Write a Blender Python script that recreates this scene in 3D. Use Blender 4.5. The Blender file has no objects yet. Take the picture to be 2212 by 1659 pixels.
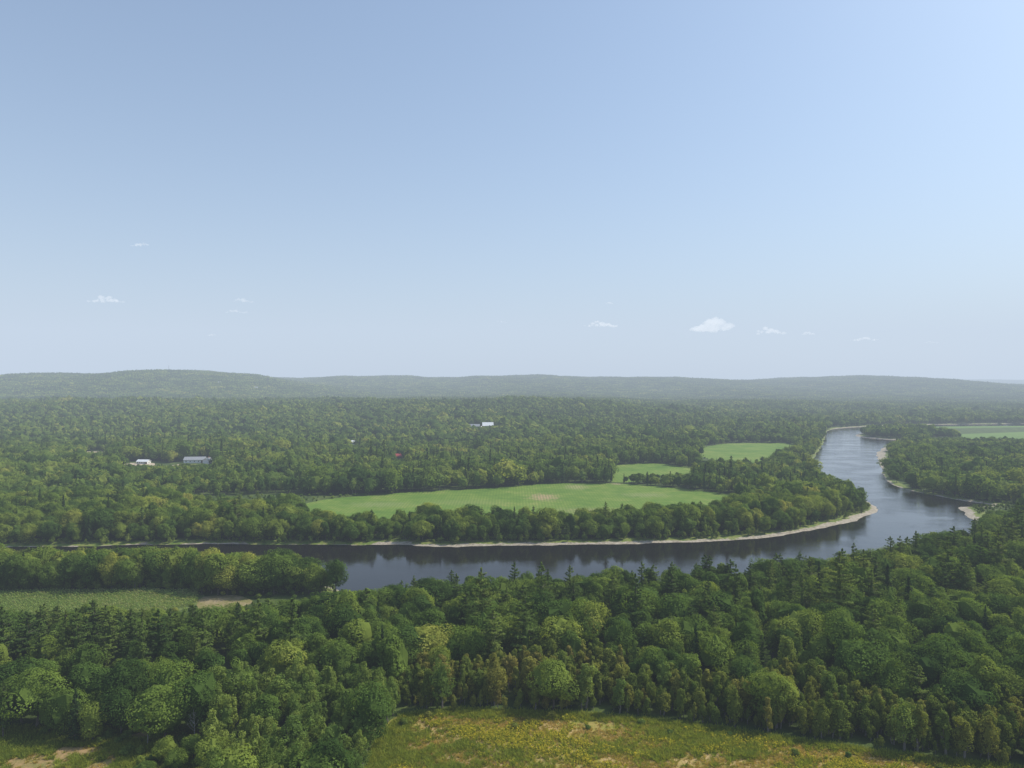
import bpy, bmesh, math, random, time
import numpy as np
from mathutils import Vector, noise
T0=time.time()
rng=np.random.default_rng(11); random.seed(5)
scene=bpy.context.scene
root=scene.collection

# ------------------------------------------------------------------ helpers
def nrm(a):
    return a/np.maximum(np.linalg.norm(a,axis=-1,keepdims=True),1e-9)
class Geo:
    def __init__(s): s.V=[];s.F={3:[],4:[]};s.M={3:[],4:[]};s.A=[];s.n=0
    def add(s,V,F,v=0.5,mat=0):
        V=np.asarray(V,float).reshape(-1,3);F=np.asarray(F,int)
        if len(V)==0: return
        s.V.append(V);s.F[F.shape[1]].append(F+s.n);s.M[F.shape[1]].append(np.full(len(F),mat))
        s.A.append(np.full(len(V),v) if np.isscalar(v) else np.asarray(v));s.n+=len(V)
    def merge(s,o,matoff=0,off=(0,0,0),sc=1.0,dv=0.0):
        for V,A in zip(o.V,o.A): s.V.append(V*sc+np.array(off)); s.A.append(A+dv)
        for k in (3,4):
            for F,M in zip(o.F[k],o.M[k]): s.F[k].append(F+s.n); s.M[k].append(M+matoff)
        s.n+=o.n
    def mesh(s,name,mats,smooth=False):
        me=bpy.data.meshes.new(name)
        V=np.concatenate(s.V) ; me.vertices.add(len(V)); me.vertices.foreach_set('co',V.astype(np.float32).ravel())
        loops=[];starts=[];mi=[];st=0
        for k in (4,3):
            if s.F[k]:
                F=np.concatenate(s.F[k]);loops.append(F.ravel());starts.append(st+np.arange(len(F))*k);st+=F.size;mi.append(np.concatenate(s.M[k]))
        L=np.concatenate(loops);S=np.concatenate(starts);MI=np.concatenate(mi)
        me.loops.add(len(L));me.loops.foreach_set('vertex_index',L.astype(np.int32))
        me.polygons.add(len(S));me.polygons.foreach_set('loop_start',S.astype(np.int32))
        me.update(calc_edges=True)
        me.polygons.foreach_set('material_index',MI.astype(np.int32))
        me.polygons.foreach_set('use_smooth',np.full(len(S),smooth))
        a=me.attributes.new('v','FLOAT','POINT');a.data.foreach_set('value',np.concatenate(s.A).astype(np.float32))
        for m in mats: me.materials.append(m)
        me.validate()
        return me
def ico(sub):
    bm=bmesh.new();bmesh.ops.create_icosphere(bm,subdivisions=sub,radius=1)
    V=np.array([v.co[:] for v in bm.verts]);F=np.array([[v.index for v in f.verts] for f in bm.faces]);bm.free();return V,F
ICO={1:ico(1),2:ico(2),3:ico(3)}
def lumpy(sub,amp,fr,seed):
    V,F=ICO[sub];o=Vector((seed*3.1,seed*1.7,seed))
    d=np.array([1+amp*noise.noise(Vector(p)*fr+o) for p in V]);return V*d[:,None],F
def leaves(g,C,N,S,v,rg,asp=0.7,mat=0):
    n=len(C)
    if n==0: return
    N=nrm(N);T=nrm(np.cross(N,rg.normal(size=(n,3))));B=np.cross(N,T);S=np.broadcast_to(S,(n,))[:,None]
    V=np.stack([C+T*S,C+B*S*asp,C-T*S,C-B*S*asp],1).reshape(-1,3)
    g.add(V,np.arange(n*4).reshape(n,4),np.repeat(v,4),mat)
def tube(g,P,R,k=6,v=0.5,mat=0):
    P=np.asarray(P,float);n=len(P);V=[]
    for i in range(n):
        d=P[min(i+1,n-1)]-P[max(i-1,0)];d=d/np.linalg.norm(d)
        a=np.cross(d,[0,0,1.0]) if abs(d[2])<0.9 else np.cross(d,[1.0,0,0]);a/=np.linalg.norm(a);b=np.cross(d,a)
        for j in range(k):
            t=2*math.pi*j/k;V.append(P[i]+R[i]*(math.cos(t)*a+math.sin(t)*b))
    F=[[i*k+j,i*k+(j+1)%k,(i+1)*k+(j+1)%k,(i+1)*k+j] for i in range(n-1) for j in range(k)]
    g.add(V,F,v,mat)
def box(g,c,s,v=0.5,mat=0):
    c=np.array(c);s=np.array(s)/2
    V=[c+s*np.array(p) for p in [(-1,-1,-1),(1,-1,-1),(1,1,-1),(-1,1,-1),(-1,-1,1),(1,-1,1),(1,1,1),(-1,1,1)]]
    g.add(V,[[0,3,2,1],[4,5,6,7],[0,1,5,4],[1,2,6,5],[2,3,7,6],[3,0,4,7]],v,mat)
def obj(name,data,parent=None,loc=(0,0,0),rot=0,scale=(1,1,1),**kw):
    o=bpy.data.objects.new(name,data);root.objects.link(o);o.location=loc;o.rotation_euler=(0,0,rot);o.scale=scale
    if parent: o.parent=parent
    for k,v in kw.items(): o[k]=v
    return o

# ------------------------------------------------------------------ materials
def newmat(name):
    m=bpy.data.materials.new(name);m.use_nodes=True;nt=m.node_tree;nt.nodes.clear();return m,nt,nt.nodes.new('ShaderNodeOutputMaterial')
def N(nt,t,**kw):
    n=nt.nodes.new(t)
    for k,v in kw.items(): setattr(n,k,v)
    return n
def ramp(nt,fac,stops,interp='LINEAR'):
    r=N(nt,'ShaderNodeValToRGB');r.color_ramp.interpolation=interp
    e=r.color_ramp.elements
    while len(e)<len(stops): e.new(0.5)
    for el,(p,c) in zip(e,stops): el.position=p;el.color=(*c,1)
    nt.links.new(fac,r.inputs[0]);return r.outputs[0]
def math_(nt,op,a,b=None,clamp=False):
    n=N(nt,'ShaderNodeMath',operation=op,use_clamp=clamp)
    for i,x in enumerate((a,b)):
        if x is None: continue
        if isinstance(x,(int,float)): n.inputs[i].default_value=x
        else: nt.links.new(x,n.inputs[i])
    return n.outputs[0]
def mix(nt,f,a,b,bt='MIX'):
    n=N(nt,'ShaderNodeMix',data_type='RGBA',blend_type=bt)
    for s,x in ((n.inputs[0],f),(n.inputs[6],a),(n.inputs[7],b)):
        if isinstance(x,(int,float)): s.default_value=x
        elif isinstance(x,tuple): s.default_value=(*x,1)
        else: nt.links.new(x,s)
    return n.outputs[2]
def noise_(nt,scale,detail=3,rough=0.55,vec=None):
    n=N(nt,'ShaderNodeTexNoise');n.inputs['Scale'].default_value=scale;n.inputs['Detail'].default_value=detail;n.inputs['Roughness'].default_value=rough
    if vec is None:
        g=N(nt,'ShaderNodeNewGeometry');vec=g.outputs['Position']
    nt.links.new(vec,n.inputs['Vector']);return n.outputs['Fac']
def foliage(name,stops,trans=0.25,lo=0.74,gain=1.0):
    m,nt,out=newmat(name)
    oi=N(nt,'ShaderNodeObjectInfo');at=N(nt,'ShaderNodeAttribute',attribute_name='v')
    big=noise_(nt,0.007,5,0.6)
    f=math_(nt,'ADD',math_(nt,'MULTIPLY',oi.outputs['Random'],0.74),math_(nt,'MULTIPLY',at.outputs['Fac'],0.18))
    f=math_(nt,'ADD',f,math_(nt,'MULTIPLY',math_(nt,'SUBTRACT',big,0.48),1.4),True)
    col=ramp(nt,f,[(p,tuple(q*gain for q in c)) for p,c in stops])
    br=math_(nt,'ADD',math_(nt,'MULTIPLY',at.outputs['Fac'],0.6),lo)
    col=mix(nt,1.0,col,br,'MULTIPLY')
    d=N(nt,'ShaderNodeBsdfDiffuse');t=N(nt,'ShaderNodeBsdfTranslucent');nt.links.new(col,d.inputs[0])
    tc=mix(nt,1.0,col,(1.35,1.3,0.5),'MULTIPLY');nt.links.new(tc,t.inputs[0])
    s=N(nt,'ShaderNodeMixShader');s.inputs[0].default_value=trans;nt.links.new(d.outputs[0],s.inputs[1]);nt.links.new(t.outputs[0],s.inputs[2])
    nt.links.new(s.outputs[0],out.inputs[0]);return m
def simple(name,c1,c2,scale=2.0,rough=0.8,lo=0.35,hi=0.65):
    m,nt,out=newmat(name);p=N(nt,'ShaderNodeBsdfPrincipled');p.inputs['Roughness'].default_value=rough
    tc=N(nt,'ShaderNodeTexCoord')
    nt.links.new(ramp(nt,noise_(nt,scale,4,0.6,tc.outputs['Object']),[(lo,c1),(hi,c2)]),p.inputs['Base Color']);nt.links.new(p.outputs[0],out.inputs[0]);return m
M_broad=foliage('broadleaf_foliage',[(0.0,(0.036,0.067,0.017)),(0.3,(0.066,0.109,0.023)),(0.6,(0.108,0.154,0.029)),(0.85,(0.165,0.200,0.037)),(1.0,(0.232,0.232,0.052))],0.40,0.76,1.36)
M_pine=foliage('pine_foliage',[(0.0,(0.047,0.080,0.023)),(0.5,(0.084,0.123,0.030)),(1.0,(0.134,0.166,0.038))],0.34,0.80,1.32)
M_spruce=foliage('spruce_foliage',[(0.0,(0.034,0.064,0.022)),(0.5,(0.056,0.096,0.028)),(1.0,(0.086,0.126,0.034))],0.2)
M_birch=foliage('birch_foliage',[(0.0,(0.084,0.126,0.026)),(0.4,(0.135,0.166,0.034)),(0.75,(0.188,0.190,0.042)),(1.0,(0.215,0.178,0.055))],0.42,0.76,1.24)
M_poplar=foliage('poplar_foliage',[(0.0,(0.082,0.131,0.032)),(0.5,(0.128,0.178,0.040)),(1.0,(0.184,0.220,0.050))],0.42,0.76,1.30)
M_bark=simple('bark',(0.06,0.045,0.035),(0.14,0.12,0.10),3)
M_palebark=simple('pale_bark',(0.10,0.09,0.075),(0.20,0.18,0.16),3)
M_deadbark=simple('weathered_bark',(0.22,0.205,0.18),(0.38,0.355,0.32),3)
M_grass=foliage('meadow_grass',[(0.0,(0.20,0.21,0.04)),(0.35,(0.29,0.255,0.055)),(0.6,(0.38,0.29,0.09)),(1.0,(0.46,0.34,0.16))],0.45,0.8)
M_gold=foliage('goldenrod',[(0.0,(0.28,0.28,0.03)),(0.5,(0.42,0.36,0.035)),(1.0,(0.52,0.42,0.04))],0.35,0.76)
M_herb=foliage('green_herbs',[(0.0,(0.14,0.19,0.03)),(0.5,(0.21,0.25,0.04)),(1.0,(0.30,0.30,0.055))],0.45,0.74)
M_corn=foliage('corn_leaf',[(0.0,(0.15,0.22,0.06)),(0.6,(0.22,0.29,0.09)),(1.0,(0.30,0.31,0.13))],0.35)

# ------------------------------------------------------------------ river plan (metres)
def catmull(P,n,closed=False):
    P=np.array(P,float);out=[];m=len(P)
    rngi=range(m) if closed else range(m-1)
    for i in rngi:
        g=(lambda k:P[k%m]) if closed else (lambda k:P[min(max(k,0),m-1)])
        p0,p1,p2,p3=g(i-1),g(i),g(i+1),g(i+2)
        for t in np.linspace(0,1,n,endpoint=False):
            out.append(0.5*((2*p1)+(-p0+p2)*t+(2*p0-5*p1+4*p2-p3)*t*t+(-p0+3*p1-3*p2+p3)*t**3))
    if not closed: out.append(P[-1])
    return np.array(out)
far_bank=[(-1200,430),(-600,436),(-318,441),(-234,446),(-177,449),(-118,446),(-74,446),(-45,442),(-2,445),(42,446),(86,451),(132,457),(166,468),(194,484),(228,505),(257,529),(286,560),(300,586),(306,616),(309,650),(317,705),(337,785),(372,880),(420,985),(508,1165),(604,1370),(698,1566),(789,1660),(882,1716),(1016,1770),(1421,1827),(1900,1840)]
near_bank=[(1900,1690),(1298,1668),(950,1600),(854,1545),(769,1500),(716,1455),(678,1405),(664,1350),(676,1306),(694,1275),(670,1225),(606,1150),(536,1044),(474,919),(427,821),(388,735),(378,685),(382,648),(390,616),(400,592),(368,584),(353,554),(334,515),(283,450),(218,397),(166,370),(125,356),(89,347),(43,338),(-1,335),(-34,337),(-62,340),(-79,345),(-95,358),(-127,369),(-193,373),(-265,372),(-600,371),(-1200,371)]
POLY=np.concatenate([catmull(far_bank,6),catmull(near_bank,6)])
def inside(x,y,P):
    P=np.asarray(P,float);r=np.zeros(x.shape,bool);j=len(P)-1
    for i in range(len(P)):
        xi,yi=P[i];xj,yj=P[j]
        if yi!=yj:
            r^=((yi>y)!=(yj>y))&(x<(xj-xi)*(y-yi)/(yj-yi)+xi)
        j=i
    return r
def wob(x,y):
    return (np.sin(x*0.11+1.3*np.sin(y*0.07))+np.sin(y*0.13+1.7*np.sin(x*0.05)+2)+0.6*np.sin(x*0.31+y*0.27)+0.5*np.sin(x*0.47-y*0.39+1))/3.1
SX=np.arange(-900,1501,5.0);SY=np.arange(270,1911,5.0)
gx,gy=np.meshgrid(SX,SY)
d2=np.full(gx.shape,1e9)
for i in range(len(POLY)):
    a=POLY[i];b=POLY[(i+1)%len(POLY)];ab=b-a;L=ab@ab
    if L<1e-6: continue
    t=np.clip(((gx-a[0])*ab[0]+(gy-a[1])*ab[1])/L,0,1)
    d2=np.minimum(d2,(gx-a[0]-t*ab[0])**2+(gy-a[1]-t*ab[1])**2)
SDF=np.sqrt(d2)*np.where(inside(gx,gy,POLY),-1,1)+2.2*wob(gx,gy)
def sdf(x,y):
    fx=(x-SX[0])/5;fy=(y-SY[0])/5
    ok=(fx>=0)&(fx<len(SX)-1.01)&(fy>=0)&(fy<len(SY)-1.01)
    ix=np.clip(fx.astype(int),0,len(SX)-2);iy=np.clip(fy.astype(int),0,len(SY)-2);u=np.clip(fx-ix,0,1);w=np.clip(fy-iy,0,1)
    s=SDF[iy,ix]*(1-u)*(1-w)+SDF[iy,ix+1]*u*(1-w)+SDF[iy+1,ix]*(1-u)*w+SDF[iy+1,ix+1]*u*w
    return np.where(ok,s,999.0)
def sst(a,b,x):
    t=np.clip((x-a)/(b-a),0,1);return t*t*(3-2*t)
def bump(x,y,cx,cy,sx,sy,h): return h*np.exp(-((x-cx)/sx)**2/2-((y-cy)/sy)**2/2)
RA=([-9000,-4200,-3500,-3026,-2616,-2300,-2014,-1850,-1700,-1576,-1330,-900,0],[90,105,115,124,142,157,172,168,144,134,95,40,0])
RB=([-9000,-3200,-2250,-1587,-1000,-414,367,800,1149,1540,1931,2322,2830,3299,3886,4600,9000],[120,128,138,136,152,147,151,144,148,124,108,136,155,128,88,70,50])
RC=([-20000,0,3500,5500,7000,9500,20000],[120,125,130,160,150,158,120])
def ridge(x,y,R,cy,sf,sb):
    h=np.interp(x,*R);s=np.where(y<cy,sf,sb);return h*np.exp(-((y-cy)/s)**2/2)
def hills(x,y):
    x=np.asarray(x,float);y=np.asarray(y,float)
    left=sst(520,100,x-0.12*(y-1200))
    h=20*sst(1150,2000,y)*left
    h=h+bump(x,y,80,2150,480,260,13)+bump(x,y,-900,2300,500,300,12)+bump(x,y,-1500,2000,300,400,10)+bump(x,y,900,2900,500,250,18)
    far=sst(1300,2200,y)
    h=h+far*left*6*np.sin(x*0.008+1)*np.sin(y*0.006+2*np.sin(x*0.002))
    r=np.maximum(np.maximum(ridge(x,y,RA,4200,760,1200),ridge(x,y,RB,6000,1100,1700)),ridge(x,y,RC,12000,1800,3000))
    r=r+np.where(y>2600,1,0)*(6*np.sin(x*0.0041+1)+4*np.sin(x*0.011+y*0.003)+2*np.sin(x*0.023+2))*sst(2600,3800,y)
    return np.maximum(h,r*sst(2000,3200,y))
def height(x,y):
    s=sdf(x,y)
    bank=np.where(s>0,np.minimum(-1.2+0.13*s,0),np.maximum(-1.2+0.3*s,-4.0))
    return hills(x,y)+bank
H1=lambda x,y: float(height(np.array([x]),np.array([y]))[0])
def beachw(x,y):
    w=np.full(np.shape(x),1.6)
    w=np.where((y<620)&(y>430)&(x>-90),4.6,w)
    w=np.where((y<620)&(y>500)&(x>210)&(x<330),6.0,w)
    w=np.where((x>400)&(y>860)&(x>0.3*y+130)&(y<1200)&(x<700)&(x>0.47*y-20),11.0,w)
    w=np.where((x>600)&(y>1280)&(x<800)&(y<1500),np.where(x>640+0.475*(y-1370),9.0,0.0),w)
    w=np.where((y>620)&(y<1800)&(x<np.interp(y,[620,700,882,1163,1370,1566],[340,345,405,545,632,720])),0.0,w)
    w=np.where((x>330)&(x<375)&(y<600)&(y>530),7.0,w)
    return w
# ------------------------------------------------------------------ ground sheet
def axis(lo,f0,f1,hi,step,gr):
    mid=np.arange(f0,f1+0.1,step);a=[];p=f0;s=step
    while p>lo: s*=gr;p-=s;a.append(p)
    b=[];p=mid[-1];s=step
    while p<hi: s=min(s*gr,400);p+=s;b.append(p)
    return np.array(a[::-1]+list(mid)+b)
AX=axis(-19000,-900,1500,19000,5.0,1.12);AY=axis(-3000,270,1910,19500,5.0,1.06)
gx,gy=np.meshgrid(AX,AY);gz=height(gx,gy);nx=len(AX);ny=len(AY)
ii=np.arange(nx*ny).reshape(ny,nx)
F=np.stack([ii[:-1,:-1],ii[:-1,1:],ii[1:,1:],ii[1:,:-1]],-1).reshape(-1,4)
g=Geo();sd_=sdf(gx,gy);sandv=np.clip((beachw(gx,gy)-sd_)/3.0+0.5,0,1)*(sd_<100)
bankv=np.clip((beachw(gx,gy)+7-sd_)/4.0+0.5,0,1)*(sd_<100)
g.add(np.stack([gx,gy,gz],-1).reshape(-1,3),F,sandv.ravel())
M_ground,nt,out=newmat('forest_floor_and_sand')
p=N(nt,'ShaderNodeBsdfPrincipled');p.inputs['Roughness'].default_value=0.9;p.inputs['Specular IOR Level'].default_value=0.15
fl=ramp(nt,noise_(nt,0.08,6,0.65),[(0.35,(0.040,0.064,0.018)),(0.55,(0.068,0.100,0.024)),(0.72,(0.13,0.145,0.045))])
bk=ramp(nt,noise_(nt,0.25,5,0.6),[(0.35,(0.08,0.14,0.028)),(0.5,(0.15,0.19,0.04)),(0.68,(0.22,0.21,0.08))])
sa=ramp(nt,noise_(nt,0.5,6,0.7),[(0.32,(0.17,0.145,0.105)),(0.5,(0.33,0.285,0.22)),(0.68,(0.46,0.41,0.34))])
a1=N(nt,'ShaderNodeAttribute',attribute_name='v');a2=N(nt,'ShaderNodeAttribute',attribute_name='bank')
nz=noise_(nt,0.35,4);nl=noise_(nt,0.045,3)
s1=math_(nt,'ADD',a2.outputs['Fac'],math_(nt,'MULTIPLY',math_(nt,'SUBTRACT',nz,0.5),0.6));s1=ramp(nt,s1,[(0.45,(0,0,0)),(0.55,(1,1,1))])
s2=math_(nt,'ADD',a1.outputs['Fac'],math_(nt,'ADD',math_(nt,'MULTIPLY',math_(nt,'SUBTRACT',nz,0.5),1.0),math_(nt,'MULTIPLY',math_(nt,'SUBTRACT',nl,0.5),1.6)));s2=ramp(nt,s2,[(0.42,(0,0,0)),(0.6,(1,1,1))])
c=mix(nt,s1,fl,bk);c=mix(nt,s2,c,sa);nt.links.new(c,p.inputs['Base Color']);nt.links.new(p.outputs[0],out.inputs[0])
me=g.mesh('ground',[M_ground],True)
a=me.attributes.new('bank','FLOAT','POINT');a.data.foreach_set('value',bankv.ravel().astype(np.float32))
obj('ground',me,kind='structure',label='wooded river valley ground rising to low hills',category='ground')
# ------------------------------------------------------------------ water
M_water,nt,out=newmat('river_water')
p=N(nt,'ShaderNodeBsdfPrincipled');p.inputs['Base Color'].default_value=(0.012,0.011,0.011,1);p.inputs['IOR'].default_value=1.33
tc=N(nt,'ShaderNodeNewGeometry');mp=N(nt,'ShaderNodeMapping');nt.links.new(tc.outputs['Position'],mp.inputs[0]);mp.inputs['Scale'].default_value=(0.7,1.0,1)
sx=N(nt,'ShaderNodeSeparateXYZ');nt.links.new(tc.outputs['Position'],sx.inputs[0])
mr=N(nt,'ShaderNodeMapRange');nt.links.new(sx.outputs[0],mr.inputs[0]);mr.inputs[1].default_value=60;mr.inputs[2].default_value=420;mr.inputs[3].default_value=0.35;mr.inputs[4].default_value=1.9
ms_=N(nt,'ShaderNodeMapRange');nt.links.new(sx.outputs[0],ms_.inputs[0]);ms_.inputs[1].default_value=60;ms_.inputs[2].default_value=400;ms_.inputs[3].default_value=0.26;ms_.inputs[4].default_value=0.85
nt.links.new(ms_.outputs[0],p.inputs['Specular IOR Level'])
n1=noise_(nt,0.9,3,0.6,mp.outputs[0]);n2=noise_(nt,0.035,4,0.6,mp.outputs[0])
st=ramp(nt,n2,[(0.38,(0.25,)*3),(0.62,(1,1,1))])
hh=math_(nt,'MULTIPLY',math_(nt,'MULTIPLY',n1,st),mr.outputs[0])
bp=N(nt,'ShaderNodeBump');bp.inputs['Strength'].default_value=0.6;bp.inputs['Distance'].default_value=0.16;nt.links.new(hh,bp.inputs['Height']);nt.links.new(bp.outputs[0],p.inputs['Normal'])
nt.links.new(ramp(nt,n2,[(0.35,(0.03,)*3),(0.7,(0.16,)*3)]),p.inputs['Roughness'])
nt.links.new(p.outputs[0],out.inputs[0])
g=Geo();g.add([(-1500,260,-1.2),(2300,260,-1.2),(2300,2000,-1.2),(-1500,2000,-1.2)],[[0,1,2,3]])
obj('water',g.mesh('water',[M_water]),kind='structure',label='dark calm river winding through the woods',category='river')

# ------------------------------------------------------------------ fields
FIELD1=[(-176,580),(-156,621),(-120,640),(-89,660),(-33,676),(11,700),(44,716),(84,716),(112,712),(155,688),(191,648),(204,624),(180,575),(140,522),(63,496),(-2,490),(-66,490),(-115,500),(-155,535)]
FIELD2=[(120,835),(132,878),(180,895),(222,838),(205,800),(170,775),(144,755),(131,730),(104,724),(104,765)]
FIELD3=[(288,1096),(330,1160),(373,1209),(420,1205),(470,1190),(440,1090),(372,975),(300,895),(262,965)]
FIELD4=[(860,1490),(925,1650),(1438,1715),(1900,1715),(1900,1290),(1019,1240),(820,1280)]
CORN=[(-420,345),(-244,340),(-179,342),(-150,341),(-143,322),(-160,300),(-200,288),(-420,288)]
DRYC=[(-144,334),(-132,336),(-122,331),(-118,324),(-128,317),(-142,318)]
MEADOW=[(-40,150),(-38,185),(-38,202),(-33,215),(-15,219),(5,217),(27,215),(53,209),(77,201),(99,194),(121,188),(150,180),(190,162),(190,40),(-34,40)]
PATCH=[(-142,165),(-138,180),(-134,190),(-125,195.5),(-112,196),(-105,190),(-105,176),(-116,165)]
PATH=[(-152,150),(-141,178),(-138,190),(-136,190),(-138,178),(-146,150)]
HOLE=[(-110,202),(-105,206),(-100,205),(-100,202),(-105,199)]
def fieldmat(name,stops,scale,patches=(),stripes=None):
    m,nt,out=newmat(name);p=N(nt,'ShaderNodeBsdfPrincipled');p.inputs['Roughness'].default_value=0.9;p.inputs['Specular IOR Level'].default_value=0.1
    a=noise_(nt,scale,7,0.68);b=noise_(nt,scale*0.22,4)
    f=math_(nt,'ADD',math_(nt,'MULTIPLY',a,0.5),math_(nt,'MULTIPLY',b,0.5))
    c=ramp(nt,f,stops)
    gpos=N(nt,'ShaderNodeNewGeometry')
    for (px,py,rx,ry,col) in patches:
        mp=N(nt,'ShaderNodeMapping');mp.inputs['Location'].default_value=(-px/rx,-py/ry,0);mp.inputs['Scale'].default_value=(1/rx,1/ry,0)
        nt.links.new(gpos.outputs['Position'],mp.inputs[0]);l=N(nt,'ShaderNodeVectorMath',operation='LENGTH');nt.links.new(mp.outputs[0],l.inputs[0])
        q=math_(nt,'ADD',l.outputs['Value'],math_(nt,'MULTIPLY',math_(nt,'SUBTRACT',noise_(nt,0.22,6,0.72),0.5),3.6))
        k=ramp(nt,q,[(0.2,(1,1,1)),(1.1,(0,0,0))]);c=mix(nt,k,c,col)
    if stripes:
        w=N(nt,'ShaderNodeTexWave',bands_direction=stripes[1]);w.inputs['Scale'].default_value=stripes[0];w.inputs['Distortion'].default_value=1.5;w.inputs['Detail'].default_value=2
        nt.links.new(gpos.outputs['Position'],w.inputs['Vector']);c=mix(nt,math_(nt,'MULTIPLY',w.outputs['Fac'],stripes[2]),c,(0.08,0.15,0.025))
    nt.links.new(c,p.inputs['Base Color'])
    bp=N(nt,'ShaderNodeBump');bp.inputs['Strength'].default_value=0.6;bp.inputs['Distance'].default_value=0.5;nt.links.new(noise_(nt,1.2,5,0.7),bp.inputs['Height']);nt.links.new(bp.outputs[0],p.inputs['Normal'])
    nt.links.new(p.outputs[0],out.inputs[0]);return m
def sheet(name,P,mat,z=0.06,**kw):
    C=catmull(P,8,True);C=C+np.stack([wob(C[:,0]*3,C[:,1]*3),wob(C[:,1]*3,C[:,0]*3+9)],-1)*1.2
    me=bpy.data.meshes.new(name);me.from_pydata([(x,y,z) for x,y in C],[],[list(range(len(C)))]);me.materials.append(mat)
    return obj(name,me,kind='structure',**kw)
GR=[(0.36,(0.085,0.160,0.024)),(0.46,(0.122,0.200,0.031)),(0.54,(0.160,0.228,0.040)),(0.64,(0.235,0.262,0.070))]
mF1=fieldmat('hayfield',GR,0.12,[(28,628,16,24,(0.36,0.26,0.15)),(62,690,14,20,(0.28,0.27,0.12)),(104,712,8,8,(0.36,0.27,0.17)),(60,560,34,20,(0.24,0.24,0.09)),(-40,600,44,18,(0.18,0.23,0.06)),(120,640,28,16,(0.22,0.25,0.09)),(-110,590,34,18,(0.20,0.24,0.08))],(0.12,'X',0.45))
mF2=fieldmat('hayfield_far',GR,0.07,(),(0.08,'X',0.4))
sheet('field',FIELD1,mF1,label='bright green hayfield with a bare brown patch',category='field')
sheet('field',FIELD2,mF2,z=0.10,label='small green hayfield between tree belts',category='field')
sheet('field',FIELD3,mF2,label='green hayfield near the river bend',category='field')
sheet('field',FIELD4,fieldmat('pale_field',[(0.3,(0.10,0.18,0.04)),(0.7,(0.15,0.22,0.06))],0.03),label='long flat pale green farm field',category='field')
sheet('field',CORN,fieldmat('corn_soil',[(0.3,(0.12,0.17,0.05)),(0.7,(0.17,0.20,0.07))],0.3),label='strip of green corn beside trees',category='field')
sheet('field',DRYC,fieldmat('dry_corner',[(0.3,(0.12,0.17,0.04)),(0.48,(0.22,0.19,0.08)),(0.62,(0.34,0.27,0.17))],0.35),z=0.12,label='dry grass corner beside the corn',category='field')
mMead=fieldmat('meadow_ground',[(0.34,(0.17,0.20,0.035)),(0.44,(0.25,0.235,0.05)),(0.51,(0.33,0.26,0.08)),(0.58,(0.40,0.29,0.13)),(0.68,(0.49,0.37,0.21))],0.30,[(-8,192,14,9,(0.45,0.33,0.18)),(30,185,16,6,(0.40,0.28,0.13)),(100,180,14,7,(0.40,0.28,0.13)),(60,195,12,4,(0.38,0.25,0.10))])
sheet('meadow',MEADOW,mMead,label='dry golden meadow with goldenrod and tall grass',category='meadow')
mPatch=fieldmat('dry_patch',[(0.36,(0.16,0.18,0.05)),(0.46,(0.26,0.20,0.08)),(0.54,(0.34,0.23,0.11)),(0.66,(0.41,0.29,0.16))],0.4)
sheet('meadow',PATCH,mPatch,label='dry tan clearing among trees',category='meadow')
sheet('meadow',HOLE,mPatch,label='small bare sandy opening in trees',category='meadow')
sheet('path',PATH,simple('gravel',(0.30,0.28,0.25),(0.42,0.39,0.35),1.0),z=0.12,label='pale gravel track beside a dry clearing',category='path')

# ------------------------------------------------------------------ trees
def broad(rg,H,R,nl,npl,ls,base=0.15,core=2,limbs=5,lr0=(0.30,0.46),asp=0.7,cs=0.62,jn=0.28,cv=0.35,tp=0.0,lean=0.0):
    cr=Geo();tr=Geo();cz=H*(base+1)/2;sz=H*(1-base)/2
    d=nrm(rg.normal(size=(nl,3)));r=rg.uniform(0.40,0.74,nl);tf=1-tp*np.clip(d[:,2]*r+0.35,0,1)
    lx,ly=rg.normal(size=2)*lean*R
    C=np.stack([d[:,0]*R*r*tf+lx*(d[:,2]>0),d[:,1]*R*r*tf+ly*(d[:,2]>0),cz+d[:,2]*sz*r*(1+0.12*tp)],-1);LR=R*rg.uniform(*lr0,nl)*(tf**0.7);lv=rg.uniform(0,1,nl)
    for i in range(nl):
        q=nrm(rg.normal(size=(npl,3)));P=C[i]+q*LR[i]*(1+0.13*rg.normal(size=(npl,1)))*np.array([1,1,0.9+0.5*tp])
        keep=P[:,2]>H*base*0.6
        for j in range(nl):
            if j!=i: keep&=np.linalg.norm(P-C[j],axis=1)>LR[j]*0.74
        P=P[keep];q=q[keep];n=len(P)
        leaves(cr,P,q+jn*rg.normal(size=(n,3))+np.array([0,0,0.35]),ls*rg.uniform(0.6,1.3,n),np.clip(lv[i]*0.68+rg.uniform(0,0.32,n),0,1),rg,asp)
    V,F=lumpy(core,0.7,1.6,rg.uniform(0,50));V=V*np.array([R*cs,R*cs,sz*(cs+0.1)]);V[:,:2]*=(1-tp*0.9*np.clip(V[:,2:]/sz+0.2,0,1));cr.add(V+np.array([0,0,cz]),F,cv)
    j=rg.normal(size=(4,2))*0.25
    tube(tr,[(0,0,-0.3),(j[0,0],j[0,1],H*0.15),(j[1,0],j[1,1],H*0.32),(j[2,0]*1.5,j[2,1]*1.5,cz+sz*0.4)],[H*0.022,H*0.018,H*0.014,H*0.005],6)
    for i in range(min(limbs,nl)):
        s=np.array([j[1,0],j[1,1],H*rg.uniform(0.22,0.4)]);e=C[i];tube(tr,[s,(s+e)/2+np.array([0,0,-0.4]),e],[H*0.010,H*0.007,H*0.003],4)
    return cr,tr
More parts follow.
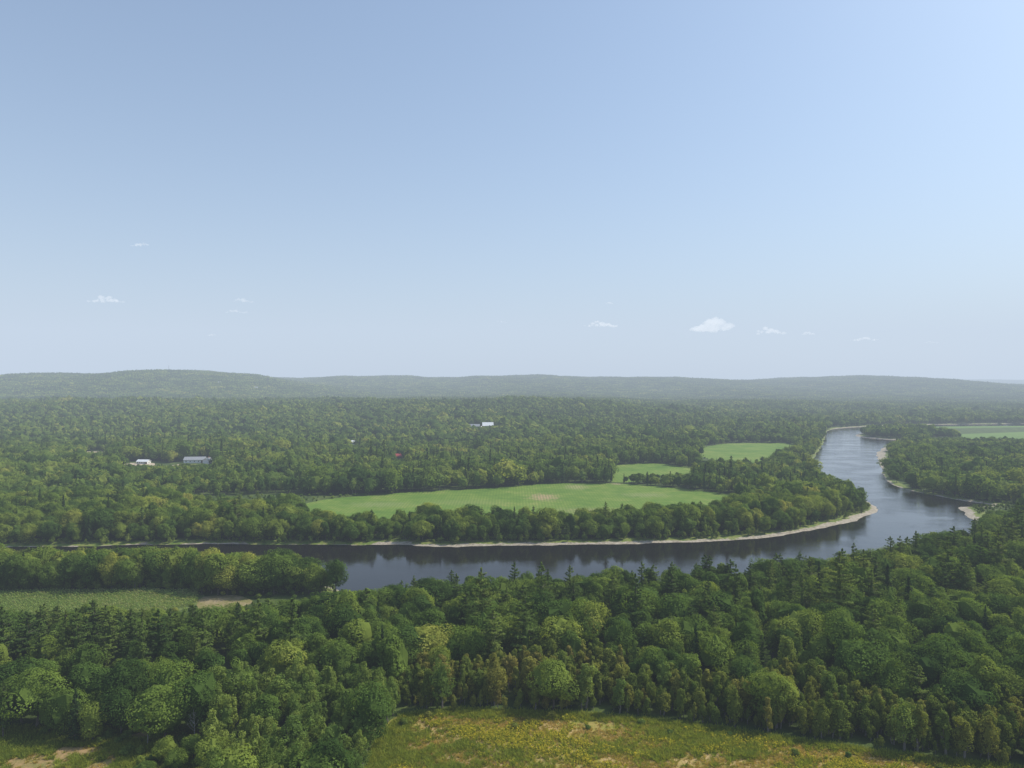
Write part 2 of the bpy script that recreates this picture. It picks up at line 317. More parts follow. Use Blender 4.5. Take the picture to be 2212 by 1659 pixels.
def conif(rg,H,R,nw,nb,nlf,ls,rise=0.2,pw=0.75,base=0.2,limbs=True,core=0.22):
    cr=Geo();tr=Geo()
    for w in range(nw):
        t=w/(nw-1);z0=H*(base+(0.97-base)*t)
        for b in range(nb):
            L=R*((1-t)**pw*min(1,0.6+2.0*t)+0.05)*rg.uniform(0.65,1.2);az=rg.uniform(0,6.283);dr=np.array([math.cos(az),math.sin(az),0]);la=np.array([-dr[1],dr[0],0])
            z=z0+rg.normal()*H*0.010;n=max(4,int(nlf*(0.35+0.65*L/R)))
            s=rg.uniform(0.12,1,n)**0.75;u=rg.uniform(-1,1,n)*0.30*L*(1.1-0.75*s)
            P=dr*(L*s)[:,None]+la*u[:,None];P[:,2]=z+rise*L*s**1.4+rg.normal(size=n)*0.16
            v0=rg.uniform(0,0.5)
            leaves(cr,P,np.array([0,0,1.0])+dr*0.35+0.35*rg.normal(size=(n,3)),ls*rg.uniform(0.6,1.3,n),v0+rg.uniform(0,0.5,n),rg,0.5)
            if limbs: tube(tr,[(0,0,z),dr*L*0.85+np.array([0,0,z+rise*L*0.8])],[H*0.004+0.02,0.02],3)
    n=10;leaves(cr,np.stack([rg.normal(size=n)*0.12,rg.normal(size=n)*0.12,H*rg.uniform(0.93,1.0,n)],-1),rg.normal(size=(n,3)),ls*0.7,rg.uniform(0.3,0.8,n),rg)
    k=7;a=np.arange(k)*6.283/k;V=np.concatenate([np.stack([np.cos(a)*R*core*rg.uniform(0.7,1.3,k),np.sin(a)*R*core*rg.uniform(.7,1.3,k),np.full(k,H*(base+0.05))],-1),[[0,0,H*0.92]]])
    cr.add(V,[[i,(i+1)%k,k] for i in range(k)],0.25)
    tube(tr,[(0,0,-0.3),(rg.normal()*0.1,rg.normal()*0.1,H*0.5),(0,0,H*0.97)],[H*0.016,H*0.010,0.03],6)
    return cr,tr
def R(s): return np.random.default_rng(abs(int(s)))
KIND={}
def reg(k,H0,mat,bark,lst): KIND[k]=dict(H=H0,mat=mat,bark=bark,lst=lst)
reg('broad',16,M_broad,M_bark,[broad(R(100+i),16,r,nl,int(nn*1.4),0.28,lr0=lr,lean=0.12,tp=tp) for i,(r,nl,nn,lr,tp) in enumerate([(5.8,28,260,(.28,.46),0),(7.2,40,230,(.20,.42),0),(4.9,24,260,(.28,.5),.2),(6.4,38,240,(.22,.4),.1),(4.4,20,260,(.26,.5),.35),(8.0,46,240,(.18,.38),0),(5.4,26,260,(.3,.46),.15),(6.8,50,200,(.18,.36),0.1),(5.0,30,220,(.2,.44),.3),(6.0,22,300,(.34,.55),0)])])
reg('pine',24,M_pine,M_bark,[conif(R(200+i),24,r,14,5,80,0.34,0.26,0.6) for i,r in enumerate([5.2,6.2,4.8,5.6])])
reg('spruce',18,M_spruce,M_bark,[conif(R(300+i),18,r,24,7,22,0.30,-0.12,0.95,0.1) for i,r in enumerate([2.9,3.3,2.6])])
reg('birch',12,M_birch,M_palebark,[broad(R(400+i),12,r,nl,105,0.19,0.02,2,4,(0.20,0.42),0.6,0.46,tp=tp,lean=0.18,jn=0.36) for i,(r,nl,tp) in enumerate([(2.2,30,.35),(2.8,36,.2),(1.9,26,.5),(2.5,40,.45),(2.1,24,.3),(2.7,44,.35)])])
reg('poplar',15,M_poplar,M_palebark,[broad(R(500+i),15,r,36,115,0.21,0.08,2,6,(0.20,0.42),0.7,0.42,tp=0.3,lean=0.15,jn=0.34) for i,r in enumerate([3.2,3.9,2.8,3.4])])
# mid and far detail levels
reg('broad1',16,M_broad,M_bark,[broad(R(600+i),16,r,18,60,0.62,0.12,2,2,jn=0.24,lean=0.1) for i,r in enumerate([6.0,7.4,5.0,6.6,4.4,8.4])])
reg('pine1',22,M_pine,M_bark,[conif(R(700+i),22,r,13,5,12,0.75,0.2,limbs=False,core=0.4) for i,r in enumerate([4.8,5.4])])
reg('spruce1',17,M_spruce,M_bark,[conif(R(720+i),17,r,14,6,6,0.6,-0.1,0.95,0.1,False,0.5) for i,r in enumerate([2.9,3.3])])
reg('poplar1',15,M_poplar,M_palebark,[broad(R(740+i),15,r,14,40,0.6,0.15,2,2,jn=0.24) for i,r in enumerate([4.2,5.2])])
reg('broad2',16,M_broad,M_bark,[broad(R(800+i),16,r,13,18,1.25,0.15,2,0,cs=0.74,jn=0.2) for i,r in enumerate([6.4,8.2,5.4,7.4,9.4])])
reg('pine2',20,M_pine,M_bark,[conif(R(820+i),20,r,8,4,5,1.3,0.15,limbs=False,core=0.7) for i,r in enumerate([4.4,3.8])])
reg('poplar2',15,M_poplar,M_palebark,[broad(R(840+i),15,r,9,16,1.2,0.15,2,0,cs=0.74,jn=0.2) for i,r in enumerate([5.2,6.4])])
print('protos',time.time()-T0)

CLEAR=[(-400,893,30,40),(-478,886,38,36),(-152,944,9,20),(-262,1150,14,32),(-60,1445,36,60),(-610,1040,40,14),(100,1470,14,20),(-230,1430,22,12),(-330,1260,24,10),(-720,1500,50,14),(-520,1330,20,12),(250,1500,24,12)]
FIELDS=[FIELD1,FIELD2,FIELD3,FIELD4,CORN,DRYC,MEADOW,PATCH,PATH,HOLE]
def jit(x0,x1,y0,y1,s,j=0.42):
    xs=np.arange(x0,x1,s);ys=np.arange(y0,y1,s*0.9);X,Y=np.meshgrid(xs,ys);X=X+(np.arange(len(ys))%2)[:,None]*s/2
    return (X+rng.uniform(-j,j,X.shape)*s).ravel(),(Y+rng.uniform(-j,j,Y.shape)*s).ravel()
def woods(x,y,pad=3.0):
    k=np.abs(x)<0.80*y+70
    s=sdf(x,y);k&=s>beachw(x,y)+3.2
    ragged=pad*(1+0.9*wob(x*2.2,y*2.2))
    for P in FIELDS:
        if min(p[1] for p in P)<y.max() and max(p[1] for p in P)>y.min():
            k&=~inside(x,y,P);k&=~inside(x,y+ragged,P)
    for cx,cy,rx,ry in CLEAR: k&=((x-cx)/rx)**2+((y-cy)/ry)**2>1
    return k
# lower growth in front of open land: (y range, bearing knots, sight slope knots) in 1/1535 units
SHORE=([-1200,-265,-127,-79,-34,43,125,218,283,338,366,385],[372,371,368,345,337,338,356,397,450,520,584,600])
LOW=[('near',128,600,[-1106,-960,-900,-830,-646,-560,-400,-306,-206,-46,94,344,494,644,794,894,994,1106],[492,488,476,492,490,478,464,444,424,408,398,388,380,374,347,324,292,268],6),
('corn',338,374,[-1106,-906,-806,-676,-546,-516,-466,-406,-375],[357,356,350,358,374,361,367,400,436],5),
('far',430,640,[-700,-470,-440,-386,-256,-206,-106,0,300,454,480],[250,255,275,285,288,272,266,264,264,258,225],9),
('far',640,714,[275,392],[192,196],3),('far',714,800,[236,392],[194,196],3),
('far',770,985,[400,560],[166,166],4),('far',900,1300,[900,1300],[119,119],3),
('far',690,880,[-848,-715],[176,176],2),('far',690,890,[-712,-640],[173,173],2),('far',760,940,[-260,-230],[164,164],2),
('far',950,1150,[-352,-335],[133,133],2),('far',1000,1410,[-100,-24],[94,94],1.5),('far',1100,1450,[98,118],[84,84],1.5),('far',850,1030,[-930,-870],[148,148],2)]
def lower(x,y,h):
    t=1535*x/y;nearside=y<np.interp(x,*SHORE)
    for kind,y0,y1,kt,ks,j in LOW:
        m=(y>=y0)&(y<y1)&(t>=kt[0])&(t<=kt[-1])
        if kind=='near': m&=nearside&~((t<-372)&(y>337))
        elif kind=='corn': m&=nearside
        else: m&=~nearside
        c=100-(np.interp(t,kt,ks)+j*rng.normal(size=len(t)))*y/1535
        h=np.where(m,np.minimum(h,np.maximum(c,2.5)),h)
    return h
def mk(k,x,y,h):
    n=len(x);K=KIND[k];h2=lower(x,y,h)
    if k=='pine': h2=np.minimum(h,h2+np.where(x/y<-0.36,1.2,2.5))
    w=rng.uniform(0.8,1.28,n)*np.where(h2<h*0.75,1.25,1.0)
    return dict(k=k,x=x,y=y,h=h2,i=rng.integers(0,len(K['lst']),n),r=rng.uniform(0,6.283,n),w=w)
near=[]
# --- near woods on this side of the river
x,y=jit(-420,460,128,600,6.6)
k=woods(x,y,1.5)&((x<-38)|(y>178))&(y<np.interp(x,*SHORE)+np.where(x>385,60,0))&((x>-0.43*y)|(y>198))&(x<0.77*y+20);x=x[k];y=y[k]
u=rng.uniform(0,1,len(x))
MED=([-36,-31,27,77,121,190],[216,217,215,201,188,162])
be=y-np.interp(x,*MED)
species=np.full(len(x),0)
species[u<0.07]=1;species[(u>0.07)&(u<0.08)]=4
pm=((x>-170)&(x<-96)&(y>225)&(y<282))|((x<-150)&(y>240)&(y<282));species[pm&(u<0.5)]=1
pm=(x>-20)&(x<75)&(y>268)&(y<325);species[pm&(u<0.28)]=1
pm=(x>75)&(y>250+0.3*(x-75))&(y<330+0.5*(x-75));species[pm&(u<0.20)]=1;species[pm&(u>0.20)&(u<0.23)]=4
pm=(x>-37)&(be<26+7*np.sin(x*0.09)+4*np.sin(x*0.23));species[pm&(u<0.90)]=2;species[pm&(u>=0.90)&(u<0.95)]=3
pm=(x>-95)&(x<-33)&(y<232);species[pm&(u<0.85)]=3
pm=(be>30)&(u>0.84);species[pm]=3
hb=14.0+4.5*rng.uniform(-1,1,len(x))+2.0*wob(x*0.5,y*0.5);hb=hb*np.where(rng.uniform(0,1,len(x))<0.07,1.25,1.0)
hb=np.where((x<-50)&(y>330),19+5*rng.uniform(-1,1,len(x)),hb)
for code,kk,mul,keep in ((0,'broad',1.0,0.80),(1,'pine',1.50,0.9),(2,'birch',0.84,1.0),(3,'poplar',0.92,1.0),(4,'spruce',1.15,1)):
    m=(species==code)&(rng.uniform(0,1,len(x))<keep);near.append(mk(kk,x[m],y[m],hb[m]*mul*np.where(code==1,rng.uniform(0.8,1.15,m.sum()),1)))
x,y=jit(-320,-70,336,374,6.5);m=woods(x,y,0.5)&(y<np.interp(x,*SHORE));near.append(mk('broad',x[m],y[m],rng.uniform(12,21,m.sum())))
x,y=jit(-300,-100,340,350,3.4);m=woods(x,y,0.5);near.append(mk('poplar',x[m],y[m],rng.uniform(3,8,m.sum())));near[-1]['w']*=1.5
# dense birch fill along the meadow
x,y=jit(-37,160,180,262,2.9);lim=np.interp(x,*MED)+1;m=(y>lim+1.5*wob(x*4,y*0))&(y<lim+26+8*np.sin(x*0.09))&(rng.uniform(0,1,len(x))<0.72)
near.append(mk('birch',x[m],y[m],rng.uniform(6,14,m.sum())*(0.5+0.5*sst(0,10,(y-lim)[m]))))
x,y=jit(-100,-38,150,228,4.2);m=woods(x,y,1)&(x>-0.43*y)&(rng.uniform(0,1,len(x))<0.6);near.append(mk('poplar',x[m],y[m],rng.uniform(7,14,m.sum())))
# far bank belt, fully detailed
x,y=jit(-460,420,430,560,6.8);k=woods(x,y,2)&(y>np.interp(x,*SHORE));x=x[k];y=y[k];u=rng.uniform(0,1,len(x))
h=15.5+5*rng.uniform(-1,1,len(x))+2.5*wob(x*0.6,y*0.6);s=sdf(x,y);h=np.where(s<16,h*0.68+1,h)
for a,b,kk,mul in ((0,.83,'broad',1.0),(.83,.86,'pine',1.25),(.86,.88,'spruce',1.15),(.88,1,'poplar',1.0)):
    m=(u>=a)&(u<b);near.append(mk(kk,x[m],y[m],h[m]*mul))
ex=np.array([62,74,-160,-20,118,176,-92]);ey=np.array([472,478,470,474,486,506,466]);e=mk('pine',ex,ey,np.full(7,8.0));e['h']=np.array([22.,20,21,18,19,21,18]);near.append(e)
# bank shrubs, both sides
x,y=jit(-460,420,330,640,3.4);s=sdf(x,y);bw=beachw(x,y);m=(s>bw+0.8)&(s<bw+9)&(np.abs(x)<0.8*y)&(rng.uniform(0,1,len(x))<0.6)&~inside(x,y,CORN)
near.append(mk('poplar',x[m],y[m],rng.uniform(2.0,6.5,m.sum())));near[-1]['w']*=1.5
# low bushes by the clearing
x,y=jit(-150,-60,168,206,3.6);m=(x<-0.42*y)&~inside(x,y,PATCH)&~inside(x,y+4,PATCH)&~inside(x+4,y+1,PATCH)&~inside(x,y,PATH)&~inside(x,y,HOLE)&(rng.uniform(0,1,len(x))<0.45)&(x>-134);e=mk('poplar',x[m],y[m],rng.uniform(1.2,3.4,m.sum()));e['w']*=2.4;near.append(e)
ex=np.array([-91.,-95,-86,-92,-84]);ey=np.array([187.,182,182,178,188]);e=mk('broad',ex,ey,np.array([7.5,5.5,7,6,8]));near.append(e)
def cat(L):
    return {k:(np.concatenate([d[k] for d in L]) if k!='k' else sum([[d['k']]*len(d['x']) for d in L],[])) for k in L[0]}
A=cat(near);A['k']=np.array(A['k'])
A['z']=height(A['x'],A['y']);dist=np.hypot(A['x'],A['y'])
vis=(np.abs(A['x'])<0.72*A['y']+2)&((100-A['z']-A['h'])/A['y']<0.535)
single=np.zeros(len(dist),bool)
INFO={'broad':('broadleaf_tree','tree','leafy green broadleaf tree with rounded crown in dense woods','broadleaf trees in the riverside woods'),
'pine':('pine_tree','pine tree','tall white pine with layered branches above the woods','pine trees in the riverside woods'),
'spruce':('spruce_tree','spruce tree','dark narrow spruce among leafy trees','spruce trees in the riverside woods'),
'birch':('birch_tree','birch tree','small olive green birch in the thicket edging the meadow','birch trees along the meadow edge'),
'poplar':('poplar_tree','poplar tree','slender pale green poplar in a young stand','poplar trees beside the meadow')}
for kk,(nm,ct,lb,grp) in INFO.items():
    K=KIND[kk];idx=np.where((A['k']==kk)&vis)[0];idx=idx[np.argsort(dist[idx]/A['h'][idx])][:300];single[idx]=True
    CM=[c.mesh(nm+'_crown',[K['mat']]) for c,t in K['lst']];TM=[t.mesh(nm+'_trunk',[K['bark']]) for c,t in K['lst']]
    for i in idx:
        s=A['h'][i]/K['H'];w=s*A['w'][i];e=obj(nm,None,None,(A['x'][i],A['y'][i],A['z'][i]),A['r'][i],(w,w,s),label=lb,category=ct,group=grp);e.empty_display_size=1
        v=A['i'][i];obj('trunk',TM[v],e);obj('crown',CM[v],e)
print('singles',single.sum(),'of',len(dist),time.time()-T0)
# ---------- scattering as one object
def scatter(name,items,protos,**kw):
    col=bpy.data.collections.new(name+'_kit')
    for i,m in enumerate(protos): col.objects.link(bpy.data.objects.new('%s_kit_%02d'%(name,i),m))
    x,y,z,r,sx,sz,idx=items;n=len(x);me=bpy.data.meshes.new(name);me.vertices.add(n);me.vertices.foreach_set('co',np.stack([x,y,z],-1).astype(np.float32).ravel())
    o3=np.zeros((n,3));o3[:,2]=r;a=me.attributes.new('rot3','FLOAT_VECTOR','POINT');a.data.foreach_set('vector',o3.astype(np.float32).ravel())
    a=me.attributes.new('scl3','FLOAT_VECTOR','POINT');a.data.foreach_set('vector',np.stack([sx,sx,sz],-1).astype(np.float32).ravel())
    a=me.attributes.new('pick','INT','POINT');a.data.foreach_set('value',idx.astype(np.int32))
    ng=bpy.data.node_groups.new(name,'GeometryNodeTree');ng.interface.new_socket('Geometry',in_out='INPUT',socket_type='NodeSocketGeometry');ng.interface.new_socket('Geometry',in_out='OUTPUT',socket_type='NodeSocketGeometry')
    gi=ng.nodes.new('NodeGroupInput');go=ng.nodes.new('NodeGroupOutput');ip=ng.nodes.new('GeometryNodeInstanceOnPoints');ci=ng.nodes.new('GeometryNodeCollectionInfo')
    ci.inputs['Collection'].default_value=col;ci.inputs['Separate Children'].default_value=True;ci.inputs['Reset Children'].default_value=True
    ip.inputs['Pick Instance'].default_value=True
    def at(nm,t):
        q=ng.nodes.new('GeometryNodeInputNamedAttribute');q.data_type=t;q.inputs['Name'].default_value=nm;return q.outputs[0]
    L=ng.links.new;L(gi.outputs[0],ip.inputs['Points']);L(ci.outputs[0],ip.inputs['Instance']);L(at('pick','INT'),ip.inputs['Instance Index'])
    L(at('rot3','FLOAT_VECTOR'),ip.inputs['Rotation']);L(at('scl3','FLOAT_VECTOR'),ip.inputs['Scale']);L(ip.outputs[0],go.inputs[0])
    o=obj(name,me,kind='stuff',**kw);md=o.modifiers.new('scatter','NODES');md.node_group=ng;return o
def joined(k):
    K=KIND[k];out=[]
    for c,t in K['lst']:
        g=Geo();g.merge(c,0);g.merge(t,1);out.append(g.mesh(k,[K['mat'],K['bark']]))
    return out
def forest(name,D,sel,**kw):
    ks=sorted(set(D['k'][sel]));protos=[];off={}
    for k in ks: off[k]=len(protos);protos+=joined(k)
    i=np.where(sel)[0];H0=np.array([KIND[k]['H'] for k in D['k'][i]]);s=D['h'][i]/H0
    scatter(name,(D['x'][i],D['y'][i],D['z'][i],D['r'][i],s*D['w'][i],s,D['i'][i]+np.array([off[k] for k in D['k'][i]])),protos,**kw)
forest('forest',A,~single,label='dense mixed woodland along both river banks',category='forest')
# ---------- middle distance
far=[]
def stand(x,y): return wob(x*0.09+11,y*0.06+3)
def zone(y0,y1,s,kinds,hb,hv,gap):
    x,y=jit(-0.8*y1-80,0.8*y1+80,y0,y1,s);k=woods(x,y,3)
    st=stand(x,y);st2=wob(x*0.35+40,y*0.25)
    k&=rng.uniform(0,1,len(x))>gap*sst(0.2,0.9,st2)
    x=x[k];y=y[k];st=st[k];u=rng.uniform(0,1,len(x));h=hb+hv*rng.uniform(-1,1,len(x))+2.0*wob(x*0.25,y*0.25)+4.5*st
    h=h*np.where(rng.uniform(0,1,len(x))<0.06,1.35,1.0)
    con=wob(x*0.05+5,y*0.05)*0.22
    for a,b,kk,mul in kinds:
        m=(u+con*(1 if a>0 else 0)>=a)&(u+con*(1 if b<1 else 0)<b);far.append(mk(kk,x[m],y[m],np.maximum(h[m],6)*mul))
zone(560,1120,8.2,((0,.76,'broad1',1.0),(.76,.91,'poplar1',.9),(.91,.97,'pine1',1.2),(.97,1,'spruce1',1.1)),14,4.5,0.5)
x,y=jit(-640,-440,372,560,7);k=woods(x,y,3);far.append(mk('broad1',x[k],y[k],rng.uniform(12,20,k.sum())))
x,y=jit(400,640,372,560,7);k=woods(x,y,3);far.append(mk('broad1',x[k],y[k],rng.uniform(12,20,k.sum())))
zone(1120,2600,11.0,((0,.78,'broad2',1.0),(.78,.92,'poplar2',.9),(.92,1,'pine2',1.15)),13.5,4,0.55)
B=cat(far);B['k']=np.array(B['k']);B['z']=height(B['x'],B['y'])
forest('middle_forest',B,np.ones(len(B['x']),bool),label='broad mixed forest covering the valley floor',category='forest')
print('mid',len(B['x']),time.time()-T0)
# ---------- distant canopy tiles
tiles=[]
for t in range(6):
    rg=R(900+t);g=Geo();mats=[M_broad,M_pine]
    for i in range(5):
        for j in range(5):
            cx=(i-2+rg.uniform(-.4,.4))*8;cy=(j-2+rg.uniform(-.4,.4))*8;con=rg.uniform()<0.10;h=rg.uniform(11,17)*(1.15 if con else 1);dv=rg.uniform(-0.25,0.25)
            if con: c,_=conif(rg,h,3.4,5,4,3,1.6,0.1,limbs=False,core=0.8)
            else: c,_=broad(rg,h,rg.uniform(4.8,7.4),6,9,1.7,0.1,1,0,(0.35,0.5),0.8,0.8,0.15,0.45)
            g.merge(c,1 if con else 0,(cx,cy,0),1.0,dv)
    tiles.append(g.mesh('canopy',mats))
x,y=jit(-6200,6200,2590,7600,34,0.2);st=stand(x*0.6,y*0.6)
k=(np.abs(x)<0.8*y+60)&~((wob(x*0.05+9,y*0.09)>0.83));x=x[k];y=y[k];st=st[k];n=len(x)
sc=rng.uniform(0.9,1.25,n)
scatter('hillside_forest',(x,y,height(x,y),rng.integers(0,4,n)*math.pi/2+rng.uniform(-.3,.3,n),sc,sc*(1+0.3*st),rng.integers(0,6,n)),tiles,label='distant hazy forest canopy on rolling hills',category='forest')
x,y=jit(-15000,15000,7600,14500,75,0.3);k=(np.abs(x)<0.8*y+60);x=x[k];y=y[k];n=len(x)
sc=rng.uniform(1.9,2.3,n)
scatter('horizon_forest',(x,y,height(x,y)-8,rng.uniform(0,6.28,n),sc,sc*0.7,rng.integers(0,6,n)),tiles,label='faint blue forest on the farthest ridge',category='forest')
print('tiles',n,time.time()-T0)

# ------------------------------------------------------------------ meadow plants
def tuft(rg,n,h,w,tips=0):
    g=Geo();a=rg.uniform(0,6.283,n);r=rg.uniform(0,w*0.5,n);B=np.stack([np.cos(a)*r,np.sin(a)*r,np.zeros(n)],-1)
    Tt=B*1.8+rg.normal(size=(n,3))*w*0.3;Tt[:,2]=h*rg.uniform(0.5,1.1,n);sd=np.stack([-np.sin(a),np.cos(a),np.zeros(n)],-1)*w*0.11
    V=np.stack([B-sd,B+sd,Tt],1).reshape(-1,3);g.add(V,np.arange(3*n).reshape(n,3),np.repeat(rg.uniform(0.2,1,n),3),0)
    if tips: m=tips;leaves(g,Tt[:m],rg.normal(size=(m,3))*0.5+np.array([0,0,1]),w*0.12*np.ones(m),rg.uniform(0.3,1,m),rg,0.8,1)
    return g
pm=[tuft(R(1000+i),22,0.5,0.9).mesh('tuft',[M_grass]) for i in range(3)]+[tuft(R(1010+i),22,0.85,1.0,14).mesh('gold',[M_herb,M_gold]) for i in range(2)]+[tuft(R(1020+i),30,0.8,1.2).mesh('herb',[M_herb]) for i in range(2)]
x,y=jit(-42,150,165,220,0.66);k=inside(x,y,MEADOW)&(np.abs(x)<0.74*y+3);x=x[k];y=y[k];n=len(x)
q=wob(x*0.9+3,y*1.9)+0.35*wob(x*4,y*5);q2=wob(x*0.6+30,y*1.4+7)+0.3*wob(x*3+5,y*4);ed=np.interp(x,*MED)-y
pk=rng.integers(0,3,n);m=(q+rng.normal(size=n)*0.30>0.34);pk[m]=3+rng.integers(0,2,m.sum());m=(q2+rng.normal(size=n)*.28>0.42)|(ed+rng.normal(size=n)*1.5<3.2)|(x+rng.normal(size=n)*2<-30);pk[m]=5+rng.integers(0,2,m.sum())
kp=(rng.uniform(0,1,n)<0.8)&~((pk<3)&(wob(x*1.1,y*2.2+50)+0.35*rng.normal(size=n)>0.2));s=rng.uniform(0.6,1.5,n)
scatter('meadow_plants',(x[kp],y[kp],np.full(kp.sum(),0.05),rng.uniform(0,6.28,kp.sum()),s[kp],s[kp],pk[kp]),pm,label='tall dry grass and yellow goldenrod in meadow',category='grass')
x,y=jit(-150,-70,150,207,0.8);ip=inside(x,y,PATCH);gr=wob(x*3,y*3)>0.25;k=((ip&(rng.uniform(0,1,len(x))<np.where(gr,0.7,0.2)))|(~ip&(x<-0.42*y)&~inside(x,y,PATH)&~inside(x,y,HOLE)));x=x[k];y=y[k];gr=gr[k];n=len(x);s=rng.uniform(0.6,1.5,n)
scatter('clearing_plants',(x,y,np.full(n,0.05),rng.uniform(0,6.28,n),s,s,np.where(inside(x,y,PATCH)&~gr,0,5)+rng.integers(0,2,n)),pm,label='low grass and herbs in the dry clearing',category='grass')
SHR=[(1,206,2.0),(22,206,1.5),(59,178,2.6),(45,203,1.5),(76,191,2.0),(-32,208,2.4),(90,190,1.7),(38,209,1.8),(12,213,2.2),(62,202,1.4),(110,183,2.2),(-25,213,2)]
for (sx,sy,h) in SHR:
    obj('shrub',broad(R(int(sx*7+sy)),h,h*0.6,14,70,0.15,0.0,1,3)[0].mesh('shrub',[M_poplar if h<1.9 else M_birch]),None,(sx,sy,0.0),label='small rounded shrub standing in the dry meadow',category='shrub',group='shrubs in the meadow')
# corn rows
g=Geo();rg=R(77);n=26;P=np.stack([rg.uniform(-0.9,0.9,n),rg.uniform(-.3,.3,n),rg.uniform(0.5,2.2,n)],-1);leaves(g,P,rg.normal(size=(n,3))*0.6+np.array([0,0,.8]),0.42,rg.uniform(0.3,1,n),rg,0.35)
cm=g.mesh('corn',[M_corn])
xs=np.arange(-300,-143,1.7);ys=np.arange(289,345,1.6);X,Y=np.meshgrid(xs,ys);x=X.ravel()+rng.uniform(-.2,.2,X.size);y=Y.ravel()+rng.uniform(-.1,.1,X.size);k=inside(x,y,CORN)&(np.abs(x)<0.78*y);x=x[k];y=y[k];n=len(x)
s=rng.uniform(0.85,1.15,n);scatter('corn_rows',(x,y,np.full(n,0.06),rng.uniform(-.1,.1,n)+math.pi*rng.integers(0,2,n),s,s*0.9,np.zeros(n)),[cm],label='dense rows of green corn plants',category='corn')
# dead bare trees
def dead(sx,sy,h,seed):
    rg=R(seed);tr=Geo();lb=Geo();top=np.array([rg.normal()*0.4,rg.normal()*0.4,h]);tube(tr,[(0,0,-.2),top*0.5+np.array([.2,0,0]),top],[0.15,0.10,0.03],6)
    for i in range(20):
        t=rg.uniform(0.3,0.95);s=top*t;a=rg.uniform(0,6.28);L=h*0.26*(1.15-t)*rg.uniform(.7,1.2);e=s+np.array([math.cos(a)*L,math.sin(a)*L,L*1.3]);tube(lb,[s,(s+e)/2+np.array([0,0,-.15]),e],[0.06,0.04,0.015],4)
        for j in range(4):
            q=s+(e-s)*rg.uniform(.35,.9);e2=q+nrm(rg.normal(size=3)+np.array([0,0,1.0]))*L*0.4;tube(lb,[q,e2],[0.03,0.012],3)
    e=obj('dead_tree',None,None,(sx,sy,0),label='bare pale dead tree standing among leafy trees',category='dead tree',group='dead trees in the woods')
    obj('trunk',tr.mesh('dead_trunk',[M_deadbark]),e);obj('crown',lb.mesh('dead_branches',[M_deadbark]),e)
dead(-101,197,13,3);dead(-88,197,11,4)

# ------------------------------------------------------------------ buildings
M_white=simple('white_siding',(0.62,0.62,0.60),(0.8,0.8,0.78),2,0.6)
M_grayroof=simple('gray_roof',(0.22,0.23,0.25),(0.36,0.37,0.39),1.5,0.6)
M_metal=simple('pale_metal_roof',(0.60,0.62,0.64),(0.78,0.79,0.8),1.0,0.5)
M_red=simple('red_roof',(0.30,0.03,0.035),(0.42,0.05,0.05),1.0,0.6)
M_glass=simple('window_glass',(0.02,0.025,0.03),(0.05,0.06,0.07),1.0,0.15)
M_dark=simple('door_paint',(0.10,0.07,0.05),(0.15,0.1,0.07),1.0,0.6)
M_gravel=simple('tan_gravel',(0.34,0.27,0.18),(0.5,0.42,0.3),0.3,0.9)
M_brick=simple('brick',(0.25,0.08,0.05),(0.35,0.13,0.09))
def house(name,x,y,rot,w,d,h,rh,wm,rm,label,nw=4,z=None):
    e=obj(name,None,None,(x,y,H1(x,y) if z is None else z),rot,label=label,category='barn' if name=='barn' else 'house')
    g=Geo();X=w/2;Y=d/2
    g.add([(-X,-Y,-1),(X,-Y,-1),(X,Y,-1),(-X,Y,-1),(-X,-Y,h),(X,-Y,h),(X,Y,h),(-X,Y,h)],[[0,1,5,4],[1,2,6,5],[2,3,7,6],[3,0,4,7]])
    g.add([(-X,-Y,h),(-X,Y,h),(-X,0,h+rh),(X,-Y,h),(X,Y,h),(X,0,h+rh)],[[0,1,2],[3,4,5]]);obj('wall',g.mesh('wall',[wm]),e)
    g=Geo();o=0.6;k=rh/Y
    for sgn in (-1,1):
        a=[(-X-o,sgn*(Y+o),h-k*o+.05),(X+o,sgn*(Y+o),h-k*o+.05),(X+o,0,h+rh+.05),(-X-o,0,h+rh+.05)];b=[(p[0],p[1],p[2]+0.3) for p in a]
        g.add(a+b,[[0,1,2,3],[4,5,6,7],[0,1,5,4],[1,2,6,5],[2,3,7,6],[3,0,4,7]])
    r=obj('roof',g.mesh('roof',[rm]),e)
    if name=='house': g=Geo();box(g,(w*0.2,0,h+rh+0.7),(0.9,0.9,2.0));obj('chimney',g.mesh('chimney',[M_brick]),r)
    for i in range(nw):
        g=Geo();box(g,(-X+w*(i+0.5)/nw*0.8+w*0.02,-Y-0.03,h*0.55),(1.2,0.1,1.5));obj('window',g.mesh('window',[M_glass]),e)
    g=Geo();dw=3.0 if name=='barn' else 1.1;dh=min(h*0.8,3.2 if name=='barn' else 2.1);box(g,(X-w*0.1,-Y-0.04,dh/2),(dw,0.12,dh));obj('door',g.mesh('door',[M_dark]),e)
    g=Geo();box(g,(X+0.03,0,h*0.55),(0.1,1.2,1.5));obj('window',g.mesh('window',[M_glass]),e)
house('barn',-403,905,0.12,25,11,4.0,3.2,M_white,M_grayroof,'long white barn with a gray gabled roof in clearing')
house('house',-382,893,1.45,10,8,4.5,2.6,M_white,M_grayroof,'white farmhouse with gray roof beside the barn')
house('barn',-462,892,-0.1,14,8,3.0,2.0,M_white,M_metal,'low white shed with pale metal roof on gravel')
house('house',-152,955,0.2,9,7,3.4,2.8,M_dark,M_red,'small cottage with a bright red roof among trees')
house('house',-262,1172,0.4,10,7,4.0,3.0,M_white,M_metal,'small white house almost hidden by trees')
house('barn',-50,1470,0.1,22,14,7,6.5,M_white,M_metal,'large white barn with a pale metal roof',5)
